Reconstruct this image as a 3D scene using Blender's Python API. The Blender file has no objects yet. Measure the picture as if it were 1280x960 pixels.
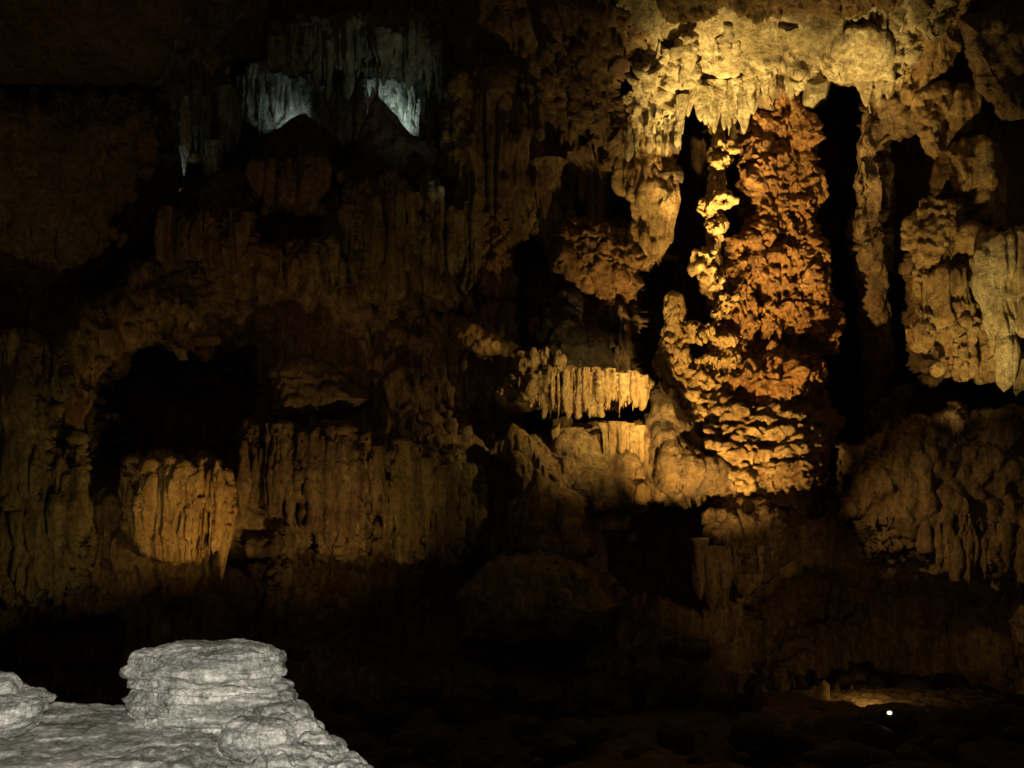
import bpy, math, random
import numpy as np

random.seed(7)
S = bpy.context.scene
COL = S.collection

# ------------------------------------------------------------------ camera
F = 1372.0                      # focal length in pixels of a 1280 wide picture
CAM_Z = 5.6
TILT = math.atan(160.0 / F)
cam_d = bpy.data.cameras.new("camera")
cam = bpy.data.objects.new("camera", cam_d)
COL.objects.link(cam)
cam.location = (0, 0, CAM_Z)
cam.rotation_euler = (math.pi / 2 + TILT, 0, 0)
cam_d.sensor_width = 36.0
cam_d.lens = 36.0 * F / 1280.0
cam_d.clip_end = 500
cam_d.clip_start = 0.05
S.camera = cam

# ------------------------------------------------------------------ world
W = bpy.data.worlds.new("World")
S.world = W
W.use_nodes = True
bg = W.node_tree.nodes["Background"]
bg.inputs[0].default_value = (1.0, 0.67, 0.28, 1)
bg.inputs[1].default_value = 0.042
S.view_settings.view_transform = 'Standard'
S.view_settings.look = 'None'
S.view_settings.exposure = 0
S.view_settings.gamma = 1
S.cycles.max_bounces = 4
S.cycles.diffuse_bounces = 3
S.cycles.use_denoising = True
S.cycles.use_adaptive_sampling = False
S.cycles.sample_clamp_indirect = 2.0


def at(px, py, Y):
    """point seen at pixel (px, py) of the 1280x960 picture, at world depth Y"""
    px = np.asarray(px, float); py = np.asarray(py, float); Y = np.asarray(Y, float)
    u = (px - 640) / F; v = (480 - py) / F
    c, s = math.cos(TILT), math.sin(TILT)
    dy = c - v * s; dz = s + v * c
    return np.stack(np.broadcast_arrays(u / dy * Y, Y, CAM_Z + dz / dy * Y), -1)


# ------------------------------------------------------------------ lamps
WARM = (1.0, 0.71, 0.24)
AMBER = (1.0, 0.64, 0.21)
COOL = (0.78, 1.0, 0.90)


def spot(name, src, dst, watts, deg, col=WARM, blend=0.6, rad=0.08):
    d = bpy.data.lights.new(name, 'SPOT')
    d.energy = watts; d.spot_size = math.radians(deg); d.spot_blend = blend
    d.color = col; d.shadow_soft_size = rad
    o = bpy.data.objects.new(name, d); COL.objects.link(o)
    a = at(*src); b = at(*dst)
    o.location = a
    from mathutils import Vector
    o.rotation_euler = Vector(b - a).to_track_quat('-Z', 'Y').to_euler()
    return o


def point(name, src, watts, col=WARM, rad=0.08):
    d = bpy.data.lights.new(name, 'POINT')
    d.energy = watts; d.color = col; d.shadow_soft_size = rad
    o = bpy.data.objects.new(name, d); COL.objects.link(o)
    o.location = at(*src)
    return o


# cave floodlights and added fills: (source px,py,depth) -> (target px,py,depth)
spot("flood_lamp_ceiling", (905, 600, 32.4), (890, 95, 36), 31000, 30, WARM, 1.0)
spot("flood_lamp_ceiling", (1010, 610, 31.6), (1078, 66, 35), 15000, 20, WARM, 1.0)
spot("flood_lamp_ceiling", (905, 600, 32.0), (985, 60, 36), 8000, 56, WARM, 1.0)
spot("flood_lamp_columns", (858, 730, 29.8), (930, 390, 37.5), 10500, 70, (1, .62, .18), 1.0)
spot("flood_lamp_columns", (850, 740, 29.5), (980, 290, 36.5), 7500, 27, (1, .62, .18), 1.0)
spot("flood_lamp_shelf", (890, 400, 30.8), (735, 520, 35.5), 2300, 62, WARM, 1.0)
spot("flood_lamp_drapery", (1185, 640, 29.3), (1222, 330, 34), 2900, 46, WARM, 1.0)
spot("flood_lamp_shield", (330, 740, 29.8), (218, 628, 34), 850, 58, (1, .6, .16), 1.0)
spot("flood_lamp_ridge", (700, 470, 32.5), (597, 418, 35), 220, 24, (1, .6, .17), 1.0)
spot("flood_lamp_middle", (850, 730, 29.5), (690, 190, 39), 1800, 54, WARM, 1.0)
spot("flood_lamp_cool", (374, 186, 41.2), (350, 118, 43), 300, 90, COOL, 1.0)
spot("flood_lamp_cool", (486, 182, 41.2), (498, 126, 43), 330, 90, COOL, 1.0)
spot("flood_lamp_cool", (620, 330, 33.0), (465, 70, 40), 480, 27, COOL, 1.0)  # added cool fill from the front, no lamp stands here
spot("flood_lamp_cool", (224, 240, 40.0), (240, 190, 40.6), 45, 120, COOL, 1.0)
spot("fill_spot_low", (480, 790, 28.5), (400, 580, 36), 900, 70, AMBER, 1.0)  # these two are fill spots added to lift the dim left wall
spot("fill_spot_low", (150, 830, 27.5), (30, 580, 33), 420, 80, (1, .76, .28), 1.0)
spot("flood_lamp_high", (330, 420, 31.0), (430, 300, 38), 100, 100, (1, .6, .22), 1.0)
spot("fill_spot_far", (330, 560, 22.0), (70, 150, 31), 330, 60, (1, .66, .25), 1.0)  # added fill so the upper slab does not sink into black
spot("flood_lamp_side", (1060, 690, 28.0), (930, 700, 34.5), 330, 56, AMBER, 1.0)  # added fill that brings out the hanging mass under the apron
spot("flood_lamp_side", (1010, 600, 29.0), (1215, 670, 33), 620, 60, AMBER, 1.0)
point("camera_flash", (650, -60, 0.10), 235, (1.0, 0.975, 0.91), 0.02)

# ------------------------------------------------------------------ noise
_r = np.random.RandomState(11)
_T = _r.rand(4096) * 2 - 1
_J = _r.rand(3, 4096)


def _h(ix, iy, iz):
    return ((ix * 73856093) ^ (iy * 19349663) ^ (iz * 83492791)) & 4095


def noise(P):
    P = np.asarray(P)
    i = np.floor(P).astype(np.int64); f = P - i
    w = f * f * f * (f * (f * 6 - 15) + 10)
    x, y, z = i[..., 0], i[..., 1], i[..., 2]
    wx, wy, wz = w[..., 0], w[..., 1], w[..., 2]
    r = 0
    for dx in (0, 1):
        ax = wx if dx else 1 - wx
        for dy in (0, 1):
            ay = wy if dy else 1 - wy
            for dz in (0, 1):
                az = wz if dz else 1 - wz
                r = r + ax * ay * az * _T[_h(x + dx, y + dy, z + dz)]
    return r


def fbm(P, n=4):
    a, s, r = 1.0, 0.0, 0
    for k in range(n):
        r = r + a * noise(P + 17.3 * k); s += a
        a *= 0.5; P = P * 2.03
    return r / s * 1.5


def worley(P):
    i = np.floor(P).astype(np.int64); f = P - i
    best = np.full(P.shape[:-1], 9.0)
    for dx in (-1, 0, 1):
        for dy in (-1, 0, 1):
            for dz in (-1, 0, 1):
                h = _h(i[..., 0] + dx, i[..., 1] + dy, i[..., 2] + dz)
                d = (dx + _J[0][h] - f[..., 0]) ** 2 + (dy + _J[1][h] - f[..., 1]) ** 2 + (dz + _J[2][h] - f[..., 2]) ** 2
                best = np.minimum(best, d)
    return np.sqrt(best)


def dome(w):
    return np.clip(1.05 - 1.5 * w * w, -.3, 1)


def relief(P, style, s=1.0):
    """outward displacement in metres at world points P"""
    if style == 'flute':
        q = P * np.array([1, 1, .035]) + 0.16 * noise(P * np.array([.6, .6, .4]))[..., None]
        r1 = 2.2 * np.abs(noise(q / .9)) - .5
        r2 = 2.2 * np.abs(noise(q * np.array([1, 1, 1.4]) / .38 + 5)) - .5
        r3 = 2.2 * np.abs(noise(q * np.array([1, 1, 2]) / .17 + 9)) - .5
        lump = fbm(P / np.array([1.6, 1.6, 1.1]), 3)
        gap = noise(P * np.array([.5, .5, .9]) + 40)
        return s * (.17 * r1 + .19 * r2 + .13 * r3 + .20 * lump + .07 * fbm(P * np.array([2.2, 2.2, 1.2]), 4) - .25 * np.clip(gap - .35, 0, 1))
    if style == 'popcorn':
        q = P + .14 * fbm(P * 2.2, 2)[..., None]
        d1 = dome(worley(q * np.array([1, 1, .8]) / .80))
        d2 = dome(worley(q * np.array([1, 1, .6]) / .32 + 3))
        d3 = dome(worley(q * np.array([1, 1, .75]) / .17 + 9))
        k = .4 + 1.1 * sm(noise(P / .9 + 7) * 1.4 + .5)
        hol = np.clip(fbm(P / np.array([1.1, 1.1, .8]) + 31, 3) - .18, 0, 1)
        rb = 2.2 * np.abs(noise(P * np.array([1, 1, .12]) / .26)) - .5
        mv = sm(noise(P / 1.3 + 60) * 2 + .45)
        return s * ((1 - .5 * mv) * (.14 * d1 + .24 * d2 * k) + .18 * d3 * (.5 + k) + .18 * mv * rb - .32 + .22 * fbm(P / 1.4, 5) - .40 * hol)
    if style == 'column':
        q = P + .12 * fbm(P * 2, 2)[..., None]
        st = np.array([1, 1, .55])
        r, a = 0, 1.0
        for k, w in enumerate((.95, .52, .29, .165, .095)):
            r = r + a * (2.2 * np.abs(noise(q * (st if k < 3 else np.array([1, 1, .75])) / w + 13 * k)) - .5)
            a *= .68
        z = P[..., 2] / 1.25 + 1.1 * fbm(P * np.array([.5, .5, .7]), 3)
        fr = z - np.floor(z)
        d3 = dome(worley(q * np.array([1, 1, .7]) / .2 + 9))
        return s * (.20 * r + .09 * d3 + .22 * np.sqrt(1 - fr) * sm(noise(P / 1.4 + 20) * 1.5 + .4) - .25 + .16 * fbm(P / 1.5, 3))
    if style == 'ripple':
        q = P + .10 * fbm(P * 1.8, 2)[..., None]
        d1 = dome(worley(q * np.array([.8, .8, 2.4]) / .75))
        d2 = dome(worley(q * np.array([.9, .9, 2.2]) / .3 + 3))
        return s * (.34 * d1 + .22 * d2 - .32 + .12 * fbm(P / 1.5, 3))
    if style == 'ledge':
        z = P[..., 2] / .8 + .8 * fbm(P * np.array([.45, .45, .9]), 3)
        fr = z - np.floor(z)
        d2 = dome(worley(P * np.array([.8, .8, 1.5]) / .4 + 3))
        return s * (.20 * np.sqrt(1 - fr) + .14 * d2 - .24 + .22 * fbm(P / 1.4, 4))
    if style == 'rough':
        d1 = dome(worley((P + .2 * fbm(P, 2)[..., None]) / 1.1))
        d2 = dome(worley(P * np.array([1, 1, .7]) / .4 + 3))
        return s * (.22 * d1 + .16 * d2 - .22 + .38 * fbm(P / 1.5, 6))
    if style == 'roof':
        q = P * np.array([1, 1, .45])
        pit = dome(worley((q + .25 * fbm(P * 1.3, 3)[..., None]) / .55))
        rb = 2.2 * np.abs(noise(P * np.array([1, 1, .10]) / .45)) + 1.4 * np.abs(noise(P * np.array([1, 1, .2]) / .2)) - .8
        mk = sm(noise(P / np.array([2.4, 2.4, 1.5]) + 4) * 2.2 + .5)
        return s * (.50 * fbm(P / 1.9, 3) + mk * (.12 * pit + .26 * rb + .22 * fbm(P * 1.6, 4)) + .03 * fbm(P * 3, 3) - .2)
    if style == 'slab':
        z = P[..., 2] / .9 + .9 * fbm(P * np.array([.22, .22, .5]), 4)
        fr = z - np.floor(z)
        return s * (.30 * fr * sm(noise(P * .35) + .6) + .35 * fbm(P / np.array([3, 3, 1.2]), 5) + .10 * fbm(P * 1.5, 4))
    if style == 'smooth':
        return s * (.25 * fbm(P / np.array([4, 4, 1.5]), 4) + .03 * fbm(P * 2, 3))
    if style == 'crust':        # the near rock, centimetres
        q = P + .012 * fbm(P * 25, 2)[..., None]
        d1 = dome(worley(q / .042)); d2 = dome(worley(q / .015 + 4)); d3 = dome(worley(q / .006 + 8))
        return s * (.012 * d1 + .006 * d2 + .0026 * d3 - .011 + .013 * fbm(P / .09, 4))
    if style == 'strata':
        z = P[..., 2] / .031 + .85 * fbm(P * np.array([4, 4, 10]), 3)
        fr = z - np.floor(z)
        d2 = dome(worley(P * np.array([.6, .6, 1.4]) / .014 + 4)); d3 = dome(worley(P / .0055 + 8))
        lay = np.sqrt(np.clip(1 - (2 * fr - 1) ** 2, 0, 1))
        return s * (.013 * lay * (.75 + .5 * noise(P * 9)) + .004 * d2 + .002 * d3 - .014 + .010 * fbm(P / .1, 4))
    raise KeyError(style)


# ------------------------------------------------------------------ meshes
def normals(P, wrap=False):
    if wrap:
        du = np.roll(P, -1, 1) - np.roll(P, 1, 1)
    else:
        du = np.gradient(P, axis=1)
    dv = np.gradient(P, axis=0)
    n = np.cross(dv, du)
    return n / (np.linalg.norm(n, axis=-1, keepdims=True) + 1e-9)


def link(name, V, Q, mat, parent=None, base=None):
    """one mesh object from world vertices V and quads Q; origin at its base"""
    V = np.asarray(V, np.float64); Q = np.asarray(Q, np.int32)
    if base is None:
        base = np.array([V[:, 0].mean(), V[:, 1].mean(), V[:, 2].min()])
    m = bpy.data.meshes.new(name)
    m.vertices.add(len(V)); m.vertices.foreach_set('co', (V - base).astype(np.float32).ravel())
    k = Q.shape[1]
    m.loops.add(Q.size); m.loops.foreach_set('vertex_index', Q.ravel())
    m.polygons.add(len(Q))
    m.polygons.foreach_set('loop_start', np.arange(0, Q.size, k, dtype=np.int32))
    m.polygons.foreach_set('loop_total', np.full(len(Q), k, np.int32))
    m.polygons.foreach_set('use_smooth', np.ones(len(Q), bool))
    m.update(calc_edges=True)
    m.materials.append(mat)
    o = bpy.data.objects.new(name, m)
    COL.objects.link(o)
    o.location = base
    if parent is not None:
        o.parent = parent
        o.location = base - np.array(parent.location)
    return o


def grid_faces(h, w, wrap=False):
    i = np.arange(h * w).reshape(h, w)
    if wrap:
        j = np.roll(i, -1, 1)
        return np.stack([i[:-1], j[:-1], j[1:], i[1:]], -1).reshape(-1, 4)
    return np.stack([i[:-1, :-1], i[:-1, 1:], i[1:, 1:], i[1:, :-1]], -1).reshape(-1, 4)


def tag(o, label=None, cat=None, group=None, kind=None):
    if label: o['label'] = label
    if cat: o['category'] = cat
    if group: o['group'] = group
    if kind: o['kind'] = kind
    return o


def empty(name, px, py, Y):
    o = bpy.data.objects.new(name, None)
    COL.objects.link(o)
    o.location = at(px, py, Y)
    o.empty_display_size = .3
    return o


def poly_sd(px, py, poly):
    """signed distance (inside positive) in pixels to a polygon"""
    poly = np.asarray(poly, float)
    x = px; y = py
    d = np.full(x.shape, 1e9); ins = np.zeros(x.shape, bool)
    n = len(poly)
    for k in range(n):
        x0, y0 = poly[k]; x1, y1 = poly[(k + 1) % n]
        ex, ey = x1 - x0, y1 - y0
        t = np.clip(((x - x0) * ex + (y - y0) * ey) / (ex * ex + ey * ey + 1e-9), 0, 1)
        d = np.minimum(d, (x - x0 - t * ex) ** 2 + (y - y0 - t * ey) ** 2)
        c = (y0 > y) != (y1 > y)
        with np.errstate(divide='ignore', invalid='ignore'):
            xi = ex * (y - y0) / (ey if ey else 1e-9) + x0
        ins ^= c & (x < xi)
    return np.where(ins, 1, -1) * np.sqrt(d)


def sm(t):
    t = np.clip(t, 0, 1)
    return t * t * (3 - 2 * t)


ANCH = []          # where the formations stand, so that the wall can meet their backs


def anchor(x, y, Y):
    if Y > 31.5:
        ANCH.append((x, y, Y))


def panel(name, poly, Y, bulge, edge, style, mat, amp=1.0, step=2.0, skirt=4.0, rag=5.0, slope=None, parent=None):
    """a mass of flowstone standing proud of the wall: outline in picture pixels, front face
    rounded off at its rim and carried back skirt metres into the rock behind"""
    poly = np.asarray(poly, float)
    if name != 'cave_ceiling':
        for v in np.r_[poly, poly.mean(0)[None]]:
            anchor(v[0], v[1], Y)
    x0, y0 = poly.min(0) - 14; x1, y1 = poly.max(0) + 14
    nx = int((x1 - x0) / step) + 2; ny = int((y1 - y0) / step) + 2
    px, py = np.meshgrid(np.linspace(x0, x1, nx), np.linspace(y0, y1, ny))
    sd = poly_sd(px, py, poly)
    q = np.stack([px, py, np.full_like(px, Y * 3)], -1)
    sd = sd + rag * fbm(q * np.array([1 / 14., 1 / 30., 1]), 4)
    t = np.clip(sd / edge, 0, 1)
    hgt = bulge * np.sqrt(1 - (1 - t) ** 2)
    YY = Y - hgt
    if slope is not None:
        YY = YY + slope(px, py)
    out = np.clip(-sd / 4.0, 0, 1)
    YY = YY + out * skirt
    P = at(px, py, YY)
    N = normals(at(px, py, YY - out * skirt))
    flip = (N * (np.array([0, 0, CAM_Z]) - P)).sum(-1) < 0
    N[flip] *= -1
    d = relief(P, style, amp)
    P = P + N * (d * (.35 + .65 * sm(sd / 10)))[..., None]
    fc = grid_faces(ny, nx)
    ok = (sd.ravel()[fc] > -6).all(1)
    fc = fc[ok]
    used, inv = np.unique(fc, return_inverse=True)
    return link(name, P.reshape(-1, 3)[used], inv.reshape(-1, 4), mat, parent)


def tube(name, spine, Y, style, mat, amp=1.0, step=2.4, deep=.85, wob=.18, parent=None, smooth=.06):
    """a column, stalagmite or boulder: spine rows (px, py, radius px[, dY]), rings stacked along it"""
    sp = np.array([tuple(s) + (0,) * (4 - len(s)) for s in spine], float)
    anchor(sp[:, 0].mean(), sp[:, 1].mean(), Y + .3)
    seg = np.r_[0, np.cumsum(np.hypot(np.hypot(np.diff(sp[:, 0]), np.diff(sp[:, 1])), np.diff(sp[:, 2]) * .9))]
    n = max(8, int(seg[-1] / step))
    t = np.linspace(0, seg[-1], n)
    a = np.stack([np.interp(t, seg, sp[:, k]) for k in range(4)], -1)
    k = max(1, int(n * smooth)) | 1
    if k > 1:
        pad = np.pad(a, ((k // 2, k // 2), (0, 0)), 'edge')
        b = np.stack([np.convolve(pad[:, c], np.ones(k) / k, 'valid') for c in range(4)], -1)
        w = np.minimum(np.arange(n), np.arange(n)[::-1]) / max(1, k // 2)
        w = np.clip(w, 0, 1)[:, None]
        a = b * w + a * (1 - w)
    r = np.maximum(a[:, 2], .02)
    m = max(10, int(2 * math.pi * r.max() / step))
    th = np.linspace(0, 2 * math.pi, m, endpoint=False)
    YY = Y + a[:, 3]
    c = at(a[:, 0], a[:, 1], YY)
    R = (r * YY / F)[:, None]
    cs, sn = np.cos(th)[None], np.sin(th)[None]
    q = np.stack([np.broadcast_to(cs, (n, m)) * 1.1, np.broadcast_to(sn, (n, m)) * 1.1, np.broadcast_to(c[:, 2:3] / (R.max() * 1.2) + Y * 7.7 + sp[0, 0], (n, m))], -1)
    RR = R * (1 + wob * fbm(q, 3))
    P = np.stack([c[:, 0:1] + RR * cs, c[:, 1:2] + RR * deep * sn, np.broadcast_to(c[:, 2:3], (n, m))], -1)
    N = normals(P, True)
    ctr = c[:, None, :]
    fl = (N * (P - ctr)).sum(-1).mean() < 0
    if fl: N = -N
    fade = np.clip(R / (R.max() * .45), .12, 1)
    P = P + N * (relief(P, style, amp) * fade)[..., None]
    fc = grid_faces(n, m, True)
    return link(name, P.reshape(-1, 3), fc, mat, parent)


def boulder(name, px, py, rx, ry, Y, style, mat, amp=1.0, parent=None, **k):
    u = np.linspace(-1, 1, 15)
    sp = [(px, py + ry * math.sin(v * math.pi / 2), max(.3, rx * math.cos(v * math.pi / 2))) for v in u]
    return tube(name, sp, Y, style, mat, amp, parent=parent, smooth=0, **k)


def hang(px, py, L, w, lean=0):
    """spine of a hanging stalactite"""
    return [(px, py - 8, w * 1.15), (px, py, w), (px + lean * .4, py + L * .35, w * .72), (px + lean * .8, py + L * .75, w * .4),
            (px + lean, py + L * .95, w * .16), (px + lean, py + L, .2)]


def stalactites(parent, xs, y_of, L_of, w_of, Y, mat, amp=.35, style='flute', name='stalactite', lean=0):
    for x in xs:
        tube(name, hang(x, y_of(x), L_of(x), w_of(x), lean), Y + random.uniform(-.25, .25), style, mat, amp, step=2.0,
             wob=.25, parent=parent)


# ------------------------------------------------------------------ materials
def rock(name, dark, light, stain, rough=.75, streak=.16, scale=.9, bump=1.0, grain=6.0, speck=None, stain_amt=.5, gmin=.38, gmax=1.4, blotch=.75, bdist=.16, unit=1.0, axes=None):
    m = bpy.data.materials.new(name); m.use_nodes = True
    T = m.node_tree; n = T.nodes; L = T.links
    b = n['Principled BSDF']; b.inputs['Roughness'].default_value = rough
    g = n.new('ShaderNodeNewGeometry')
    mp = n.new('ShaderNodeMapping'); mp.inputs['Scale'].default_value = (scale / unit, scale / unit, scale * streak / unit)
    if axes: mp.inputs['Scale'].default_value = tuple(a / unit for a in axes)
    L.new(g.outputs['Position'], mp.inputs['Vector'])
    n1 = n.new('ShaderNodeTexNoise'); n1.inputs['Scale'].default_value = 3.2; n1.inputs['Detail'].default_value = 9
    n1.inputs['Roughness'].default_value = .65; n1.inputs['Distortion'].default_value = .5
    L.new(mp.outputs[0], n1.inputs['Vector'])
    r1 = n.new('ShaderNodeValToRGB')
    r1.color_ramp.elements[0].position = .36; r1.color_ramp.elements[0].color = (*dark, 1)
    r1.color_ramp.elements[1].position = .66; r1.color_ramp.elements[1].color = (*light, 1)
    L.new(n1.outputs['Fac'], r1.inputs[0])
    n2 = n.new('ShaderNodeTexNoise'); n2.inputs['Scale'].default_value = blotch / unit; n2.inputs['Detail'].default_value = 8
    n2.inputs['Roughness'].default_value = .6
    L.new(g.outputs['Position'], n2.inputs['Vector'])
    r2 = n.new('ShaderNodeValToRGB')
    r2.color_ramp.elements[0].position = .48; r2.color_ramp.elements[0].color = (0, 0, 0, 1)
    r2.color_ramp.elements[1].position = .68; r2.color_ramp.elements[1].color = (stain_amt,) * 3 + (1,)
    L.new(n2.outputs['Fac'], r2.inputs[0])
    mx = n.new('ShaderNodeMix'); mx.data_type = 'RGBA'
    L.new(r2.outputs[0], mx.inputs['Factor']); L.new(r1.outputs[0], mx.inputs[6]); mx.inputs[7].default_value = (*stain, 1)
    n3 = n.new('ShaderNodeTexNoise'); n3.inputs['Scale'].default_value = grain / unit; n3.inputs['Detail'].default_value = 6
    n3.inputs['Roughness'].default_value = .7
    L.new(g.outputs['Position'], n3.inputs['Vector'])
    mr = n.new('ShaderNodeMapRange'); mr.inputs['From Min'].default_value = .3; mr.inputs['From Max'].default_value = .7
    mr.inputs['To Min'].default_value = gmin; mr.inputs['To Max'].default_value = gmax
    L.new(n3.outputs['Fac'], mr.inputs['Value'])
    mu = n.new('ShaderNodeMix'); mu.data_type = 'RGBA'; mu.blend_type = 'MULTIPLY'; mu.inputs['Factor'].default_value = 1
    L.new(mx.outputs[2], mu.inputs[6]); L.new(mr.outputs[0], mu.inputs[7])
    out = mu.outputs[2]
    if speck:
        v = n.new('ShaderNodeTexVoronoi'); v.inputs['Scale'].default_value = speck / unit
        L.new(g.outputs['Position'], v.inputs['Vector'])
        rs = n.new('ShaderNodeValToRGB')
        rs.color_ramp.elements[0].position = .10; rs.color_ramp.elements[0].color = (.55, .55, .55, 1)
        rs.color_ramp.elements[1].position = .2; rs.color_ramp.elements[1].color = (0, 0, 0, 1)
        L.new(v.outputs['Distance'], rs.inputs[0])
        ms = n.new('ShaderNodeMix'); ms.data_type = 'RGBA'
        L.new(rs.outputs[0], ms.inputs['Factor']); L.new(out, ms.inputs[6]); ms.inputs[7].default_value = (.8, .78, .72, 1)
        out = ms.outputs[2]
        L.new(v.outputs['Color'], n.new('ShaderNodeSeparateColor').inputs[0])
    L.new(out, b.inputs['Base Color'])
    bp = n.new('ShaderNodeBump'); bp.inputs['Strength'].default_value = bump; bp.inputs['Distance'].default_value = bdist
    ad = n.new('ShaderNodeMath'); ad.operation = 'MULTIPLY_ADD'; ad.inputs[1].default_value = 1.3
    L.new(n1.outputs['Fac'], ad.inputs[0]); L.new(n3.outputs['Fac'], ad.inputs[2])
    L.new(ad.outputs[0], bp.inputs['Height'])
    L.new(bp.outputs['Normal'], b.inputs['Normal'])
    return m


CREAM = rock('cream_limestone', (.26, .19, .09), (.58, .49, .31), (.16, .115, .045), .8, streak=.35, stain_amt=.75)
GOLD = rock('golden_flowstone', (.30, .17, .06), (.50, .36, .17), (.20, .09, .035), .34)
BROWNGOLD = rock('brown_gold_flowstone', (.15, .08, .028), (.42, .28, .12), (.12, .055, .02), .34)
ORANGE = rock('orange_popcorn_rock', (.17, .07, .02), (.46, .245, .085), (.12, .04, .012), .32, streak=.6, scale=1.3)
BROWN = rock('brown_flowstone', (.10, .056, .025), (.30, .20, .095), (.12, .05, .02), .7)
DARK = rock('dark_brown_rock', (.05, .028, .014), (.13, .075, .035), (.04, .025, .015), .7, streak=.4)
FLOORDARK = rock('darkened_cave_floor', (.012, .009, .006), (.035, .025, .015), (.01, .008, .006), .5, streak=1)  # floor and rubble colour darkened so they look unlit
DULLBROWN = rock('muddy_dim_rock', (.06, .034, .013), (.17, .105, .042), (.05, .03, .012), .55, streak=.5)  # muddy coat on the mound; keeps the hanging mass dim near lamps
PALEGOLD = rock('pale_yellow_calcite', (.36, .26, .12), (.70, .59, .36), (.40, .27, .10), .5)
BRIGHTGOLD = rock('bright_gold_calcite', (.34, .20, .07), (.64, .45, .20), (.30, .16, .05), .34)
BROWNRED = rock('reddish_brown_rock', (.13, .06, .022), (.40, .23, .09), (.11, .045, .016), .4, streak=.5)
NEARBLACK = rock('near_black_rock', (.018, .013, .009), (.055, .038, .022), (.015, .012, .009), .3, streak=.5)  # near-black base colour of the mound behind the shelf
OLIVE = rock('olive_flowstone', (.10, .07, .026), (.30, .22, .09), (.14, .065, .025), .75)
PALE = rock('pale_grey_calcite', (.16, .17, .14), (.68, .66, .58), (.20, .22, .17), .6)
GREEN = rock('grey_green_stone', (.09, .11, .085), (.24, .26, .20), (.12, .08, .05), .75)
SLAB = rock('smooth_ceiling_rock', (.13, .085, .04), (.22, .155, .075), (.10, .07, .035), .9, streak=1.6, scale=.5)
NEAR = rock('weathered_grey_rock', (.13, .13, .11), (.80, .75, .66), (.12, .13, .095), .36, grain=12, bump=.9, speck=22, bdist=.006, unit=.10, axes=(.16, .7, 1.2), stain_amt=.8, gmin=.3, gmax=1.4, blotch=2.6)
NEAR.node_tree.nodes['Color Ramp'].color_ramp.elements[0].position = .38

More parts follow.
